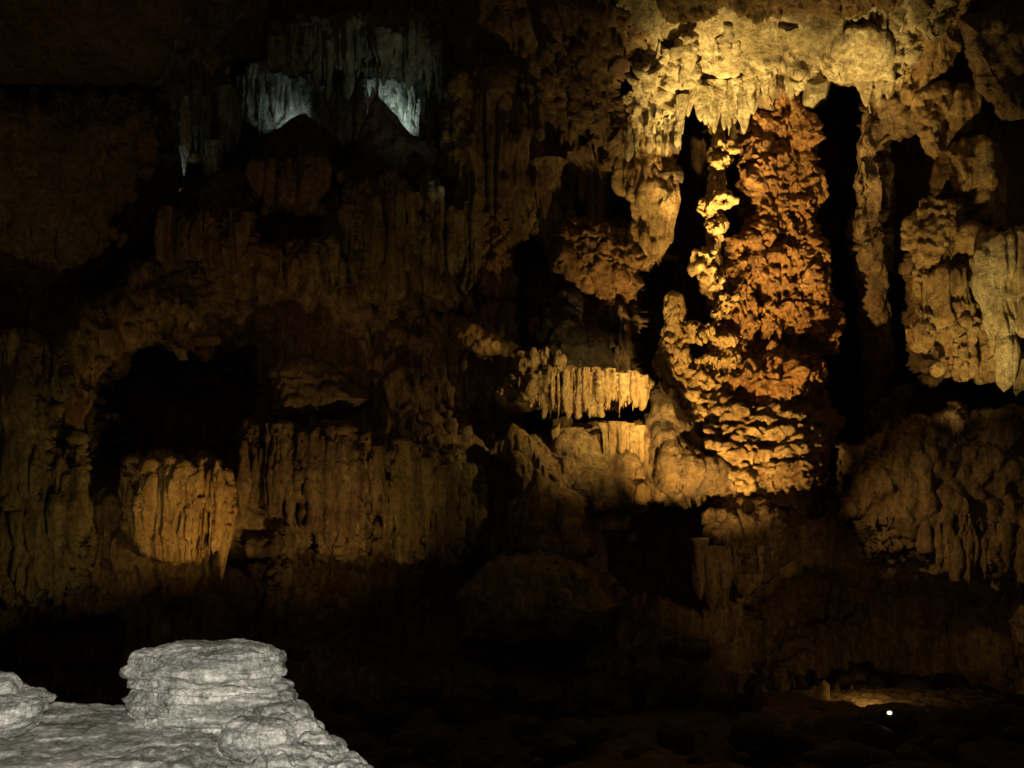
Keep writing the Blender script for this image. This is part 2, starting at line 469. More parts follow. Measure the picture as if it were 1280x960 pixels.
# ------------------------------------------------------------------ setting
def wall():
    step = 2.7
    px, py = np.meshgrid(np.arange(-280, 1560, step), np.arange(-240, 900, step))
    D = 41.0 - 5.0 * ((px - 640) / 640) ** 2
    D = D - 7 * sm((40 - py) / 420)                         # the roof leans in
    D = D - 3.0 * sm((py - 560) / 300)                      # the foot runs out
    wsum = np.full(px.shape, .02); acc = D * .02
    for (ax, ay, aY) in ANCH:
        w = np.exp(-((px - ax) ** 2 + (py - ay) ** 2) / (2 * 48. ** 2))
        wsum += w; acc += w * (aY + .5)
    D = acc / wsum
    q = np.stack([px / 170., py / 150., np.zeros_like(px)], -1)
    D = D + .8 * fbm(q, 4)
    def op(poly, off, soft=14, rag=6):
        nonlocal D
        sd = poly_sd(px, py, poly)
        sd = sd + rag * fbm(np.stack([px / 22., py / 40., np.full_like(px, off)], -1), 3)
        D = D + off * sm(sd / soft + .5)
    op([(138, 470), (190, 455), (308, 448), (316, 520), (300, 575), (145, 575)], 4.5, 34, 26)
    op([(120, 440), (200, 395), (330, 430), (330, 585), (120, 600)], 2.5, 90, 20)
    op([(188, 95), (235, 215), (225, 270), (150, 345), (60, 420), (-60, 420), (-60, 330), (120, 330), (170, 220)], 3, 30)
    op([(215, 205), (340, 185), (380, 130), (460, 200), (470, 120), (545, 150), (555, 215), (430, 235), (330, 205), (225, 245)], 2, 14)
    op([(296, 84), (345, 74), (400, 84), (455, 84), (480, 78), (535, 95), (540, 200), (500, 215), (300, 215)], 5.5, 16)
    op([(315, 250), (395, 255), (405, 310), (330, 300)], 2.5)
    op([(640, 285), (682, 295), (690, 420), (652, 430)], 2.2, 10)
    op([(690, 300), (720, 260), (735, 300), (710, 380), (690, 380)], 1.8, 10)
    op([(755, 205), (798, 200), (798, 275), (760, 280)], 3)
    op([(838, 130), (1065, 120), (1075, 520), (1040, 600), (860, 560), (830, 330)], 2.6, 16)
    op([(836, 190), (868, 108), (884, 105), (890, 200), (935, 170), (935, 300), (880, 480), (800, 490), (795, 330), (835, 330)], 6, 10, 3)
    op([(1000, 103), (1078, 100), (1068, 250), (1060, 350), (1085, 520), (1020, 560), (1010, 300)], 8, 10, 3)
    op([(1112, 185), (1165, 160), (1200, 240), (1140, 290), (1130, 340), (1140, 480), (1050, 520), (1060, 330), (1110, 300)], 5)
    op([(1040, 350), (1135, 340), (1150, 480), (1290, 490), (1290, 520), (1090, 590), (1010, 640), (1010, 540)], 4)
    op([(585, 515), (655, 520), (668, 610), (610, 640), (585, 600)], .9, 40)
    op([(655, 505), (830, 505), (830, 548), (660, 548)], 3.5)
    op([(735, 640), (900, 620), (880, 760), (735, 745)], 4, 25)
    op([(940, 760), (1000, 715), (1290, 745), (1290, 860), (940, 860)], 4, 20)
    op([(280, 700), (720, 700), (720, 830), (280, 830)], 3, 40)
    op([(-20, 760), (150, 770), (150, 850), (-20, 850)], 3, 30)
    P = at(px, py, D)
    N = normals(P)
    N[(N * (np.array([0, 0, CAM_Z]) - P)).sum(-1) < 0] *= -1
    fl = relief(P, 'flute', 1.25); ro = relief(P, 'rough', 1.0); le = relief(P, 'ledge', 1.1)
    m = sm(fbm(q * 1.3 + 9, 3) * 1.6 + .5)
    m2 = sm((px - 1050) / 120.) * sm((560 - py) / 60.)
    m = np.clip(m - m2, 0, 1)
    mix = sm(fbm(q * 1.7 + 3, 3) * 2.5 - .4)
    P = P + N * (fl * m + (1 - m) * (ro * (1 - mix) + le * mix))[..., None]
    h, w = px.shape
    return tag(link('cave_wall', P.reshape(-1, 3), grid_faces(h, w), BROWN), kind='structure')



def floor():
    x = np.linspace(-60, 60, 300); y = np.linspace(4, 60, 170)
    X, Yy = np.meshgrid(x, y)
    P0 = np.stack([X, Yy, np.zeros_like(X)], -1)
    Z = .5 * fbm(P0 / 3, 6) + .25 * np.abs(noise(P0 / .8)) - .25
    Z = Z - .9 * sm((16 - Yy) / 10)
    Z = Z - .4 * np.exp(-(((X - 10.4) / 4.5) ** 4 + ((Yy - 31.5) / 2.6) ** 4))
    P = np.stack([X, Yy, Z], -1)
    return tag(link('cave_floor', P.reshape(-1, 3), grid_faces(170, 300), FLOORDARK), kind='structure')


floor()


def path():
    x = np.linspace(6.3, 14.5, 200); y = np.linspace(29.0, 34.2, 140)
    X, Yy = np.meshgrid(x, y)
    edge = [(6.6, 29.6), (8.2, 29.2), (10.5, 29.6), (12.5, 30.6), (14.0, 31.4), (14.2, 33.6), (9.0, 33.6), (7.2, 33.0)]
    P0 = np.stack([X, Yy, np.zeros_like(X)], -1)
    sd = poly_sd(X, Yy, edge) + .35 * fbm(P0 * .9, 4)
    Z = .30 + .10 * fbm(P0 / .7, 5) + .10 * dome(worley(P0 / .35)) - 1.2 * sm((.25 - sd) / .6)
    P = np.stack([X, Yy, Z], -1)
    return tag(link('cave_path', P.reshape(-1, 3), grid_faces(140, 200), DULLBROWN), kind='structure')


path()


def rubble():
    R0 = np.random.RandomState(21)
    V, Q, o = [], [], 0
    u = np.linspace(-math.pi / 2, math.pi / 2, 6); t = np.linspace(0, 2 * math.pi, 8, endpoint=False)
    base = np.stack([np.cos(u)[:, None] * np.cos(t), np.cos(u)[:, None] * np.sin(t), np.repeat(np.sin(u)[:, None], 8, 1)], -1)
    fc = grid_faces(6, 8, True)
    for k in range(420):
        x = R0.uniform(-14, 22); y = R0.uniform(25, 36)
        r = .10 + .5 * R0.rand() ** 3
        p = base * np.array([r * R0.uniform(.8, 1.5), r, r * R0.uniform(.5, .9)])
        p = p * (1 + .35 * noise(base * 1.4 + k * 3.1))[..., None]
        V.append((p + np.array([x, y, r * .25])).reshape(-1, 3)); Q.append(fc + o); o += 48
    return tag(link('rubble', np.concatenate(V), np.concatenate(Q), FLOORDARK), kind='stuff')


rubble()

# roof slab that dips forward, far upper corner
tag(panel('cave_ceiling', [(-240, -200), (215, -200), (225, 20), (200, 95), (175, 110), (-240, 98)], 33.2, 1.2, 60, 'slab', SLAB, 1.0,
          slope=lambda x, y: 5.0 * (y - 100) / 220., rag=4, step=3.0), kind='structure')
tag(panel('cave_ceiling', [(-240, 108), (176, 116), (200, 150), (182, 210), (140, 300), (60, 360), (-240, 380)], 34.5, 1.6, 110, 'slab', SLAB, 1.0,
          slope=lambda x, y: 2.5 * (y - 240) / 200., rag=22, step=3.0), kind='structure')
# bright lit roof over the great column
tag(panel('cave_ceiling', [(700, -150), (1330, -150), (1290, -90), (1185, 0), (1150, 60), (1128, 100), (1100, 108), (1036, 102), (1004, 118), (975, 100),
                           (940, 108), (905, 130), (888, 118), (862, 112), (836, 168), (790, 178), (772, 160), (775, 100), (800, 50)],
          37.0, 1.7, 30, 'roof', CREAM, 1.1, slope=lambda x, y: 2.2 * (np.maximum(y, -30) - 110) / 85., rag=7, step=2.0), kind='structure')

rf = bpy.data.objects['cave_ceiling.002'] if 'cave_ceiling.002' in bpy.data.objects else None
panel('roof_block', [(1046, 42), (1062, 31), (1108, 33), (1121, 58), (1117, 100), (1080, 104), (1034, 101), (1038, 70)], 34.2, .45, 16, 'roof', CREAM, .35, rag=6, parent=rf, step=2.0,
      slope=lambda x, y: 1.55 * (y - 70) / 60.)
for (x, y, b, w) in [(838, 60, 128, 9), (856, 40, 112, 10), (912, 30, 96, 9), (934, 40, 98, 7), (958, 24, 92, 12), (985, 30, 96, 8), (1012, 36, 108, 10), (1026, 40, 104, 6),
                     (796, 96, 172, 9), (812, 84, 170, 8), (780, 120, 190, 7), (826, 110, 176, 6), (1128, 40, 128, 7), (1140, 50, 110, 6)]:
    rows = []
    for t, k in ((0, .3), (.12, .9), (.5, 1), (.85, .6), (1, .02)):
        yy = y + (b - y) * t
        rows.append((x + 3 * t, yy, w * k, 2.2 * (yy - 110) / 85. - 1.35))
    tube('rib', rows, 36.9, 'flute', CREAM, .9, step=1.7, parent=rf, wob=.35)

panel('roof_dark_band', [(800, -80), (1140, -80), (1128, 10), (1108, 20), (1104, 13), (1052, 14), (1040, 26), (1000, 12), (950, 22), (905, 10), (860, 30), (822, 18)], 32.35, .5, 10, 'flute', BROWNGOLD, .9, rag=9, parent=rf, step=1.8,  # browner band darkens the roof top, standing in for lamp falloff
      slope=lambda x, y: 1.55 * np.maximum(y, -30) / 60.)

# ------------------------------------------------------------------ formations


GROUPS = {'rock_column': 'dim columns of the middle wall', 'boulder': 'boulders and knobs about the cave wall', 'drapery_cluster': 'drapery clusters along the cave wall',
          'stalactite_fringe': 'stalactite fringes under roof edges', 'stalactite_curtain': 'stalactite curtains of the upper wall',
          'stalagmite': 'stalagmites in the cave', 'flowstone_curtain': 'flowstone curtains of the wall', 'flowstone_mass': 'flowstone masses beside the roof',
          'popcorn_mass': 'hanging nodular masses', 'stalactite': 'single stalactites by the shield'}


def formation(fn, label, cat, group=None):
    group = group or GROUPS.get(fn.name.split('.')[0])
    return tag(fn, label, cat, group, 'thing')


# --- the great column and what stands about it
cc = empty('cave_column', 975, 625, 37.6)
formation(cc,
          'massive rust orange column of knobbly popcorn rock reaching the lit roof', 'column')
tube('column_shaft', [(978, 84, 8), (977, 92, 30), (977, 110, 31), (977, 150, 35), (977, 200, 38), (978, 240, 40), (976, 275, 36), (980, 300, 42),
                     (984, 350, 50), (986, 395, 56), (984, 430, 54), (980, 455, 44), (980, 490, 54), (978, 540, 62), (972, 600, 66), (970, 625, 40)], 37.6, "column", ORANGE, 1.15, step=1.5, parent=cc)
tube('shoulder', [(935, 292, 4), (932, 310, 16), (925, 350, 20), (930, 400, 24), (926, 440, 26), (935, 480, 30), (940, 520, 10)], 37.0, 'column', ORANGE, 1.1, step=1.5, parent=cc)
tube('shoulder', [(1010, 330, 6), (1012, 350, 24), (1018, 395, 32), (1014, 425, 28), (1005, 445, 8)], 36.9, 'column', ORANGE, 1.1, step=1.5, parent=cc)
tube('base_lobe', [(990, 430, 10), (975, 450, 50), (965, 480, 66), (972, 505, 50), (985, 530, 30), (990, 545, 4)], 36.8, 'column', ORANGE, 1.1, step=1.5, parent=cc)
kn = empty('knobbly_column', 895, 600, 36.6)
formation(kn, 'thin crooked column of bright golden knobs beside the massive orange column', 'column')
tube('shaft', [(892, 130, 9), (896, 170, 8), (903, 190, 13), (898, 225, 11), (893, 262, 18), (890, 300, 10), (892, 340, 14), (905, 380, 15), (900, 420, 16),
               (905, 445, 30), (905, 480, 34), (900, 520, 30), (890, 560, 10)], 36.9, 'popcorn', GOLD, .7, parent=kn, step=2.0)
for (x, y, a, b) in [(903, 185, 11, 9), (900, 203, 10, 8), (886, 258, 13, 15), (903, 252, 12, 10), (893, 282, 11, 9), (884, 320, 12, 11), (888, 343, 9, 11), (878, 332, 7, 7),
                     (898, 356, 9, 9), (908, 378, 9, 15), (893, 392, 7, 8), (872, 414, 16, 13), (860, 420, 9, 8), (905, 425, 16, 11), (884, 455, 20, 14), (912, 452, 19, 15),
                     (905, 472, 14, 11), (925, 470, 14, 9), (880, 480, 16, 12)]:
    boulder('knob', x, y, a, b, 36.3, 'popcorn', BRIGHTGOLD, .8, parent=kn, step=1.6, wob=.5)
formation(tube('stalagmite', [(840, 362, 1), (841, 368, 9), (842, 400, 14), (845, 440, 18), (850, 470, 26), (856, 500, 34), (862, 530, 40), (865, 560, 20)], 36.7, 'popcorn', GOLD, .55, step=2.0),
          'short knobbly golden stalagmite with rounded top in front of the black cleft', 'stalagmite')
formation(panel('flowstone_apron', [(905, 478), (960, 470), (1030, 520), (1035, 560), (1012, 612), (925, 616), (880, 560), (885, 500)], 36.6, 1.1, 60, 'ripple', BROWNGOLD, 1.15, rag=9, step=1.7,
                slope=lambda x, y: -1.6 * (y - 480) / 130.),
          'golden rippled flowstone apron spreading from the foot of the orange column', 'flowstone')
formation(panel('flowstone_mound', [(822, 492), (845, 500), (880, 545), (915, 585), (922, 606), (880, 622), (830, 612), (808, 570), (805, 520)], 35.6, 1.3, 50, 'rough', DULLBROWN, 1.2, step=1.8),
          'rounded dull brown flowstone mound below the short golden stalagmite', 'flowstone')

formation(panel('flowstone_curtain', [(690, -60), (830, -60), (812, 40), (782, 100), (776, 190), (758, 205), (738, 150), (715, 130), (690, 60)], 36.4, 1.2, 30, 'flute', BROWN, 1.2, rag=14, slope=lambda x, y: 1.0 * (np.maximum(y, -30) - 110) / 85.),
          'brown fluted curtain running up along the dark edge of the bright roof', 'flowstone')
formation(panel('flowstone_curtain', [(1120, -60), (1215, -60), (1200, 60), (1170, 120), (1150, 150), (1128, 120)], 35.8, 1.2, 30, 'rough', BROWNGOLD, 1.1, rag=14, slope=lambda x, y: 1.4 * (np.maximum(y, -30) - 110) / 85.),
          'rough brown hanging rock along the far edge of the bright roof', 'flowstone')
tag(panel('hanging_slab', [(1003, 96), (1038, 96), (1030, 120), (1016, 134), (1005, 130)], 35.2, .7, 10, 'smooth', CREAM, .4, rag=2), 'blunt pale slab hanging from the roof beside the black cleft', 'rock')
# roof fringe left of the column
fr = empty('stalactite_fringe', 905, 110, 35.6)
formation(fr, 'ragged fringe of pale pointed stalactites above the thin crooked column', 'stalactites')
for (x, y, L, w) in [(785, 172, 30, 4), (795, 168, 22, 3.5), (812, 166, 26, 4), (824, 160, 34, 4), (833, 156, 40, 5), (846, 140, 46, 5), (853, 128, 40, 4), (860, 116, 30, 4), (868, 108, 22, 4), (965, 98, 24, 4), (988, 98, 28, 4), (996, 100, 20, 4), (893, 112, 55, 14), (905, 115, 48, 10), (918, 110, 45, 9), (882, 118, 38, 7), (930, 108, 60, 14), (942, 104, 40, 10), (956, 100, 26, 8), (876, 122, 30, 5), (911, 118, 52, 5)]:
    tube('stalactite', hang(x, y, L, w), 35.8 + random.uniform(-.3, .3), 'flute', CREAM, .35, step=1.8, parent=fr, wob=.25)

formation(tube('shaft_column', [(1100, 96, 10), (1098, 106, 22), (1092, 150, 20), (1094, 200, 24), (1092, 250, 24), (1088, 300, 21), (1090, 340, 22, .6), (1094, 400, 22, 1.8), (1098, 470, 20, 3), (1098, 560, 10, 4.5)],
               37.6, 'rough', BROWN, .7), 'dim brown column with pale top, across the black cleft from the orange column', 'column')
fr2 = empty('stalactite_fringe', 1100, 110, 35.4)
formation(fr2, 'row of short blunt pale lobes under the smooth lit roof panel', 'stalactites')
for (x, L, w) in [(1083, 30, 12), (1098, 26, 11), (1112, 30, 9), (1126, 26, 8), (1136, 40, 5)]:
    tube('stalactite', hang(x, 104, L, w), 35.6, 'flute', CREAM, .3, step=1.8, parent=fr2)

# --- tower of stacked blocks under the lit roof
tw = empty('stalactite_tower', 808, 335, 37.4)
formation(tw, 'fluted hanging tower of two stacked golden blocks below the lit roof', 'stalactite')
tube('upper_block', [(806, 168, 6), (806, 176, 24), (806, 200, 27), (804, 225, 27), (803, 238, 25), (803, 243, 14)], 37.4, 'flute', GOLD, 1.0, parent=tw, step=1.7, wob=.15)
tube('lower_block', [(812, 236, 14), (812, 241, 25), (814, 260, 26), (812, 282, 24), (808, 300, 30), (802, 322, 24), (800, 336, 8)], 37.2, 'flute', GOLD, .9, parent=tw, step=1.7, wob=.15)
tube('side_spire', [(842, 160, 7), (843, 180, 8), (842, 205, 7), (840, 225, 3), (840, 232, .3)], 37.2, 'flute', CREAM, .3, parent=tw, step=1.8)
formation(tube('popcorn_mass', [(738, 280, 20), (742, 296, 34), (752, 318, 46), (758, 340, 44), (768, 362, 34), (779, 386, 24), (786, 405, 15), (788, 425, 7), (788, 440, .5)], 37.3, 'column', BROWNRED, 1.0, step=1.6),
          'brown lumpy mass tapering down to a blunt point above the dark mound', 'stalactite')

# --- middle wall, fluted
formation(panel('flowstone_curtain', [(560, 100), (600, 88), (650, 110), (755, 60), (775, 160), (752, 190), (755, 285), (740, 270), (720, 235), (700, 300), (690, 322), (672, 300), (660, 285), (640, 330), (560, 290), (545, 200)],
                39.4, 1.4, 40, 'flute', BROWN, 1.3, rag=8), 'broad brown fluted wall curtain with a ragged lower edge in mid cave', 'flowstone')
mt = empty('stalactite_fringe', 700, 250, 38.2)
formation(mt, 'row of brown tapering stalactites along the edge of the mid cave curtain', 'stalactites')
for (x, y, L, w) in [(688, 210, 112, 20), (660, 230, 62, 14), (740, 190, 90, 11), (728, 195, 60, 9), (752, 190, 98, 6), (715, 200, 45, 10), (775, 165, 40, 6), (785, 170, 26, 5), (764, 165, 55, 6), (640, 245, 90, 15)]:
    tube('stalactite', hang(x, y, L, w), 38.3 + random.uniform(-.4, .4), 'flute', BROWN, .6, step=2.0, parent=mt)
formation(tube('ledge_rock', [(630, 80, 1), (625, 90, 22), (622, 105, 28), (620, 122, 30), (615, 132, 12)], 38.6, 'smooth', BROWN, .4), 'tan rounded ledge block jutting from the mid wall above a shadow', 'rock')
formation(tube('boulder', [(571, 195, 1), (566, 203, 9), (570, 220, 12), (574, 235, 8), (574, 240, 1)], 38.8, 'rough', OLIVE, .4), 'small yellowish knob of rock beside a dark hollow in mid wall', 'rock')
formation(boulder('boulder', 742, 288, 30, 17, 38.4, 'rough', ORANGE, .6), 'reddish rounded boulder wedged above the brown lumpy mass', 'rock')
formation(panel('lit_ridge', [(563, 412), (580, 403), (600, 406), (630, 428), (625, 440), (600, 445), (570, 430)], 35.6, .9, 12, 'popcorn', GOLD, .55, rag=3, step=1.8), 'small ridge of crusty rock with a bright golden rim, alone in shadow', 'rock')
formation(boulder('boulder', 682, 408, 15, 12, 36.8, 'popcorn', ORANGE, .5), 'small reddish knob in shadow above the lit shelf', 'rock')
formation(tube('stalagmite', [(708, 356, 1), (709, 366, 12), (711, 388, 28), (716, 415, 46), (726, 445, 64), (732, 478, 60), (734, 495, 20)], 37.0, 'rough', NEARBLACK, 1.1, step=1.8), 'dark glinting stalagmite mound rising behind the fluted shelf', 'stalagmite')

formation(tube('rock_column', [(612, 270, 6), (612, 285, 20), (616, 320, 24), (620, 360, 22), (622, 395, 16), (622, 404, 3)], 38.0, 'column', BROWNRED, 1.0, step=1.9),
          'dim reddish crusty column over the small lit ridge', 'column')
formation(tube('rock_column', [(706, 262, 4), (704, 275, 14), (702, 300, 16), (700, 330, 12), (700, 352, 3)], 38.3, 'flute', BROWN, .8, step=1.9),
          'narrow brown column between two dark slots beside the reddish lumpy mass', 'column')

# --- the fluted shelf
sh = empty('flowstone_shelf', 735, 525, 35.6)
formation(sh, 'golden flowstone shelf with pleated draperies hanging above a black slot', 'flowstone')
panel('shelf_top', [(632, 500), (648, 470), (690, 450), (735, 458), (805, 470), (815, 480), (810, 490), (760, 484), (700, 486), (655, 506)], 35.75, 1.1, 26, 'popcorn', BROWNGOLD, .8, parent=sh, step=2.0, rag=4)
panel('shelf_face', [(640, 485), (700, 472), (760, 470), (812, 480), (812, 508), (760, 514), (700, 516), (650, 512)], 35.8, .6, 12, 'flute', GOLD, .8, parent=sh, step=1.8)
xs = np.cumsum(np.r_[650, np.random.RandomState(3).uniform(2.0, 4.6, 48)])
for i, x in enumerate(xs):
    top = 480 - 10 * math.sin((x - 650) / 160 * math.pi) + random.uniform(-4, 5)
    bot = 523 - 4 * math.sin((x - 650) / 60.) + random.uniform(-7, 4) - (10 if x > 775 else 0) - (12 if x < 675 else 0)
    w = random.uniform(1.5, 2.9); bot -= random.choice([0, 0, 0, 8, 16])
    tube('drapery', [(x, top - 8, w * .7), (x, top, w), (x + random.uniform(-1, 1), (top + bot) / 2, w * 1.05), (x + random.uniform(-1.5, 1.5), bot - 8, w * .8), (x, bot, w * .3), (x, bot + 1, .1)],
         34.82 + random.uniform(-.14, .14), 'flute', GOLD, .4, step=1.4, parent=sh, wob=.35, deep=1.6)
for (x, y, a, b) in [(658, 453, 15, 14), (684, 446, 10, 8), (695, 452, 12, 9), (650, 478, 14, 9), (640, 492, 10, 8)]:
    boulder('knob', x, y, a, b, 35.3, 'flute', GOLD, .9, parent=sh, step=1.6, wob=.5)
formation(panel('flowstone_bank', [(690, 545), (715, 525), (780, 530), (835, 520), (850, 545), (815, 575), (800, 600), (820, 625), (760, 640), (720, 640), (690, 600), (672, 570)], 35.9, 1.0, 30, 'rough', BROWNGOLD, .9, step=1.8,
                slope=lambda x, y: -.8 * (y - 530) / 100.), 'golden brown flowstone bank with streaked face below the black slot', 'flowstone')
dr = empty('drapery_cluster', 790, 598, 34.8)
formation(dr, 'bright streaked draperies hanging on the flowstone bank', 'draperies')
for (x, y, L, w) in [(766, 535, 48, 7), (776, 535, 56, 8), (787, 537, 60, 7), (797, 540, 50, 7), (757, 537, 40, 5), (695, 532, 42, 6), (706, 530, 36, 7)]:
    tube('drapery', hang(x, y, L, w), 34.7 if x > 730 else 35.3, 'flute', GOLD, .3, step=1.7, parent=dr)
formation(tube('flowstone_ridge', [(642, 530, 3), (646, 540, 10), (655, 560, 18), (668, 590, 27), (680, 620, 35), (688, 650, 41), (694, 685, 44), (696, 705, 20)], 34.9, 'flute', BROWNGOLD, .8, deep=1.5),
          'tan fluted flowstone cone widening downward below the lit shelf', 'flowstone')
db = empty('fluted_dome', 672, 700, 34.6)
formation(db, 'dim fluted dome with drooping folds before the tan flowstone cone', 'flowstone')
panel('dome', [(632, 640), (650, 612), (675, 600), (700, 612), (712, 650), (690, 690), (640, 690)], 35.2, 1.3, 34, 'flute', OLIVE, .8, parent=db)
for x in (640, 652, 663, 675, 688, 699):
    tube('fold', hang(x, 632, random.uniform(46, 62), 6), 34.2, 'flute', OLIVE, .3, step=1.8, parent=db)

# --- right-hand group
formation(panel('flowstone_mass', [(1185, 190), (1215, 168), (1250, 175), (1262, 220), (1262, 290), (1240, 300), (1215, 245), (1195, 240)], 34.6, 1.2, 22, 'flute', GOLD, .8),
          'yellow flowstone mass with fluted lower edge above the long drapery', 'flowstone')
formation(boulder('boulder', 1168, 292, 36, 42, 33.9, 'popcorn', GOLD, .7), 'large golden lumpy boulder hanging by the dark hollow', 'rock')
formation(boulder('boulder', 1213, 298, 25, 22, 33.6, 'rough', GOLD, .4), 'rounder golden brown boulder tucked beside the larger lumpy one', 'rock')
formation(panel('flowstone_mass', [(1142, 335), (1180, 330), (1215, 325), (1235, 340), (1238, 400), (1200, 400), (1175, 425), (1150, 420), (1142, 380)], 34.4, .9, 18, 'flute', GOLD, 1.1, step=1.7),
          'pitted golden flowstone mass under the two hanging boulders', 'flowstone')
ld = empty('drapery_cluster', 1255, 485, 33.0)
formation(ld, 'tall pale yellow fluted drapery narrowing to a long tip', 'draperies')
tube('drapery', [(1252, 290, 8), (1252, 297, 24), (1252, 330, 25), (1252, 370, 20), (1254, 410, 14), (1254, 450, 9), (1255, 480, 6), (1255, 490, .3)], 32.8, 'flute', PALEGOLD, .7, parent=ld, step=1.8, wob=.1)
tube('drapery', [(1282, 288, 8), (1282, 295, 20), (1282, 340, 20), (1280, 400, 13), (1276, 415, 8), (1275, 425, .3)], 32.6, 'flute', PALEGOLD, .7, parent=ld, step=1.8, wob=.1)
tube('drapery', [(1278, 440, 2), (1280, 450, 12), (1280, 480, 14), (1272, 490, 10), (1270, 496, 1)], 32.8, 'popcorn', PALEGOLD, .3, parent=ld, step=1.8)
fd = empty('drapery_cluster', 1205, 480, 34.0)
formation(fd, 'dull gold folded draperies with square ends beside the tall pale drapery', 'draperies')
for (x, y, b, w) in [(1188, 395, 470, 10), (1202, 390, 474, 11), (1217, 385, 472, 10), (1230, 380, 476, 9), (1152, 400, 440, 13), (1176, 390, 425, 8), (1240, 370, 470, 6)]:
    tube('drapery', [(x, y - 10, w), (x, y, w), (x + 1, (y + b) / 2, w), (x + 2, b - 8, w * .85), (x + 2, b, w * .3), (x + 2, b + 1, .1)], 33.7 + random.uniform(-.2, .2), 'flute', GOLD, .9, step=1.7, parent=fd, wob=.3)
formation(boulder('boulder', 1171, 460, 12, 12, 33.2, 'smooth', GOLD, .3), 'single small yellow lobe hanging clear over the darkness', 'rock')
formation(tube('popcorn_mass', [(1165, 105, 6), (1165, 112, 18), (1168, 140, 22), (1165, 165, 18), (1168, 190, 10), (1168, 200, .5)], 34.8, 'popcorn', GOLD, .5), 'yellow brown nodular mass hanging above the dark hollow', 'stalactite')
formation(tube('popcorn_mass', [(1212, 112, 8), (1210, 120, 24), (1205, 145, 22), (1205, 160, 12), (1205, 166, .5)], 34.6, 'flute', GOLD, .5), 'broad short block of flowstone below the dark roof edge', 'stalactite')
formation(panel('rock_outcrop', [(1195, 20), (1240, 10), (1300, 10), (1300, 160), (1250, 150), (1215, 100)], 34.0, 1.2, 30, 'rough', BROWN, .9), 'dull brown rough rock face beside the lit roof', 'rock')
lw = empty('flowstone_curtain', 1200, 735, 33.0)
formation(lw, 'wide dim curtain of brown flutes with a curved lower edge', 'flowstone')
panel('curtain_face', [(1055, 560), (1120, 530), (1200, 510), (1310, 520), (1310, 750), (1240, 732), (1160, 712), (1090, 705), (1055, 640)], 33.8, 1.4, 60, 'rough', BROWN, 1.1, parent=lw, rag=14)
for x in np.cumsum(np.r_[1160, np.random.RandomState(8).uniform(4, 13, 16)]):
    b = 706 + (x - 1160) * .2 + random.uniform(-22, 8)
    w = random.uniform(2.5, 7)
    tube('flute', [(x, b - random.uniform(40, 90), w * .3), (x, b - 36, w), (x, b - 18, w), (x, b, w * .8), (x, b + 8, .2)], 32.45 + random.uniform(-.15, .15), 'flute', BROWN, .7, step=2.0, parent=lw)

# --- low hanging mass under the apron
hm = empty('stalactite_mass', 915, 770, 35.0)
formation(hm, 'dim reddish hanging mass with short stalactites below the rippled apron', 'stalactite')
panel('mass_body', [(880, 640), (930, 618), (985, 640), (1000, 690), (960, 735), (925, 750), (905, 700), (880, 690)], 35.6, 1.2, 30, 'popcorn', DULLBROWN, .8, parent=hm)
for (x, y, L, w) in [(875, 680, 70, 9), (890, 690, 80, 10), (905, 690, 72, 9), (920, 685, 45, 7), (935, 690, 35, 7), (950, 690, 30, 7), (965, 685, 28, 7), (935, 725, 24, 14)]:
    tube('stalactite', hang(x, y, L, w), 34.4, 'flute', BROWN, .5, step=2.0, parent=hm)

# --- gold shield on the left wall
sd_ = empty('cave_shield', 222, 700, 33.6)
formation(sd_, 'golden bowl shaped shield of fine flutes below the black grotto', 'flowstone')
panel('shield_face', [(155, 572), (200, 570), (230, 576), (262, 572), (296, 585), (296, 640), (282, 672), (252, 698), (210, 702), (180, 690), (158, 665), (152, 610)], 34.6, 1.3, 36, 'flute', GOLD, .8, parent=sd_, step=1.7, rag=10)
panel('rippled_band', [(176, 622), (205, 614), (262, 612), (268, 636), (228, 655), (184, 648)], 33.55, .3, 14, 'ripple', GOLD, .8, parent=sd_, step=1.6, skirt=1.5, rag=8)
for x in np.cumsum(np.r_[162, np.random.RandomState(5).uniform(4, 10, 17)]):
    e = math.sqrt(max(0, 1 - ((x - 224) / 72.) ** 2))
    a = random.uniform(575, 640); w = random.uniform(2, 5.5)
    tube('flute', [(x, a - 4, w * .3), (x, a + 10, w), (x + (224 - x) * .04, 650, w), (x + (224 - x) * .12, 655 + 42 * e, w * .6), (x + (224 - x) * .12, 660 + 44 * e, .2)], 33.36, 'flute', GOLD, .35, step=1.6, parent=sd_, wob=.3, deep=1.3)
formation(tube('stalactite', hang(281, 650, 76, 12, -4), 34.0, 'flute', GOLD, .4), 'single tapering gold stalactite hanging beside the bowl shaped shield', 'stalactite')
formation(tube('stalactite', hang(160, 605, 42, 7), 33.6, 'flute', GOLD, .3), 'stubby gold stalactite at the edge of the bowl shaped shield', 'stalactite')

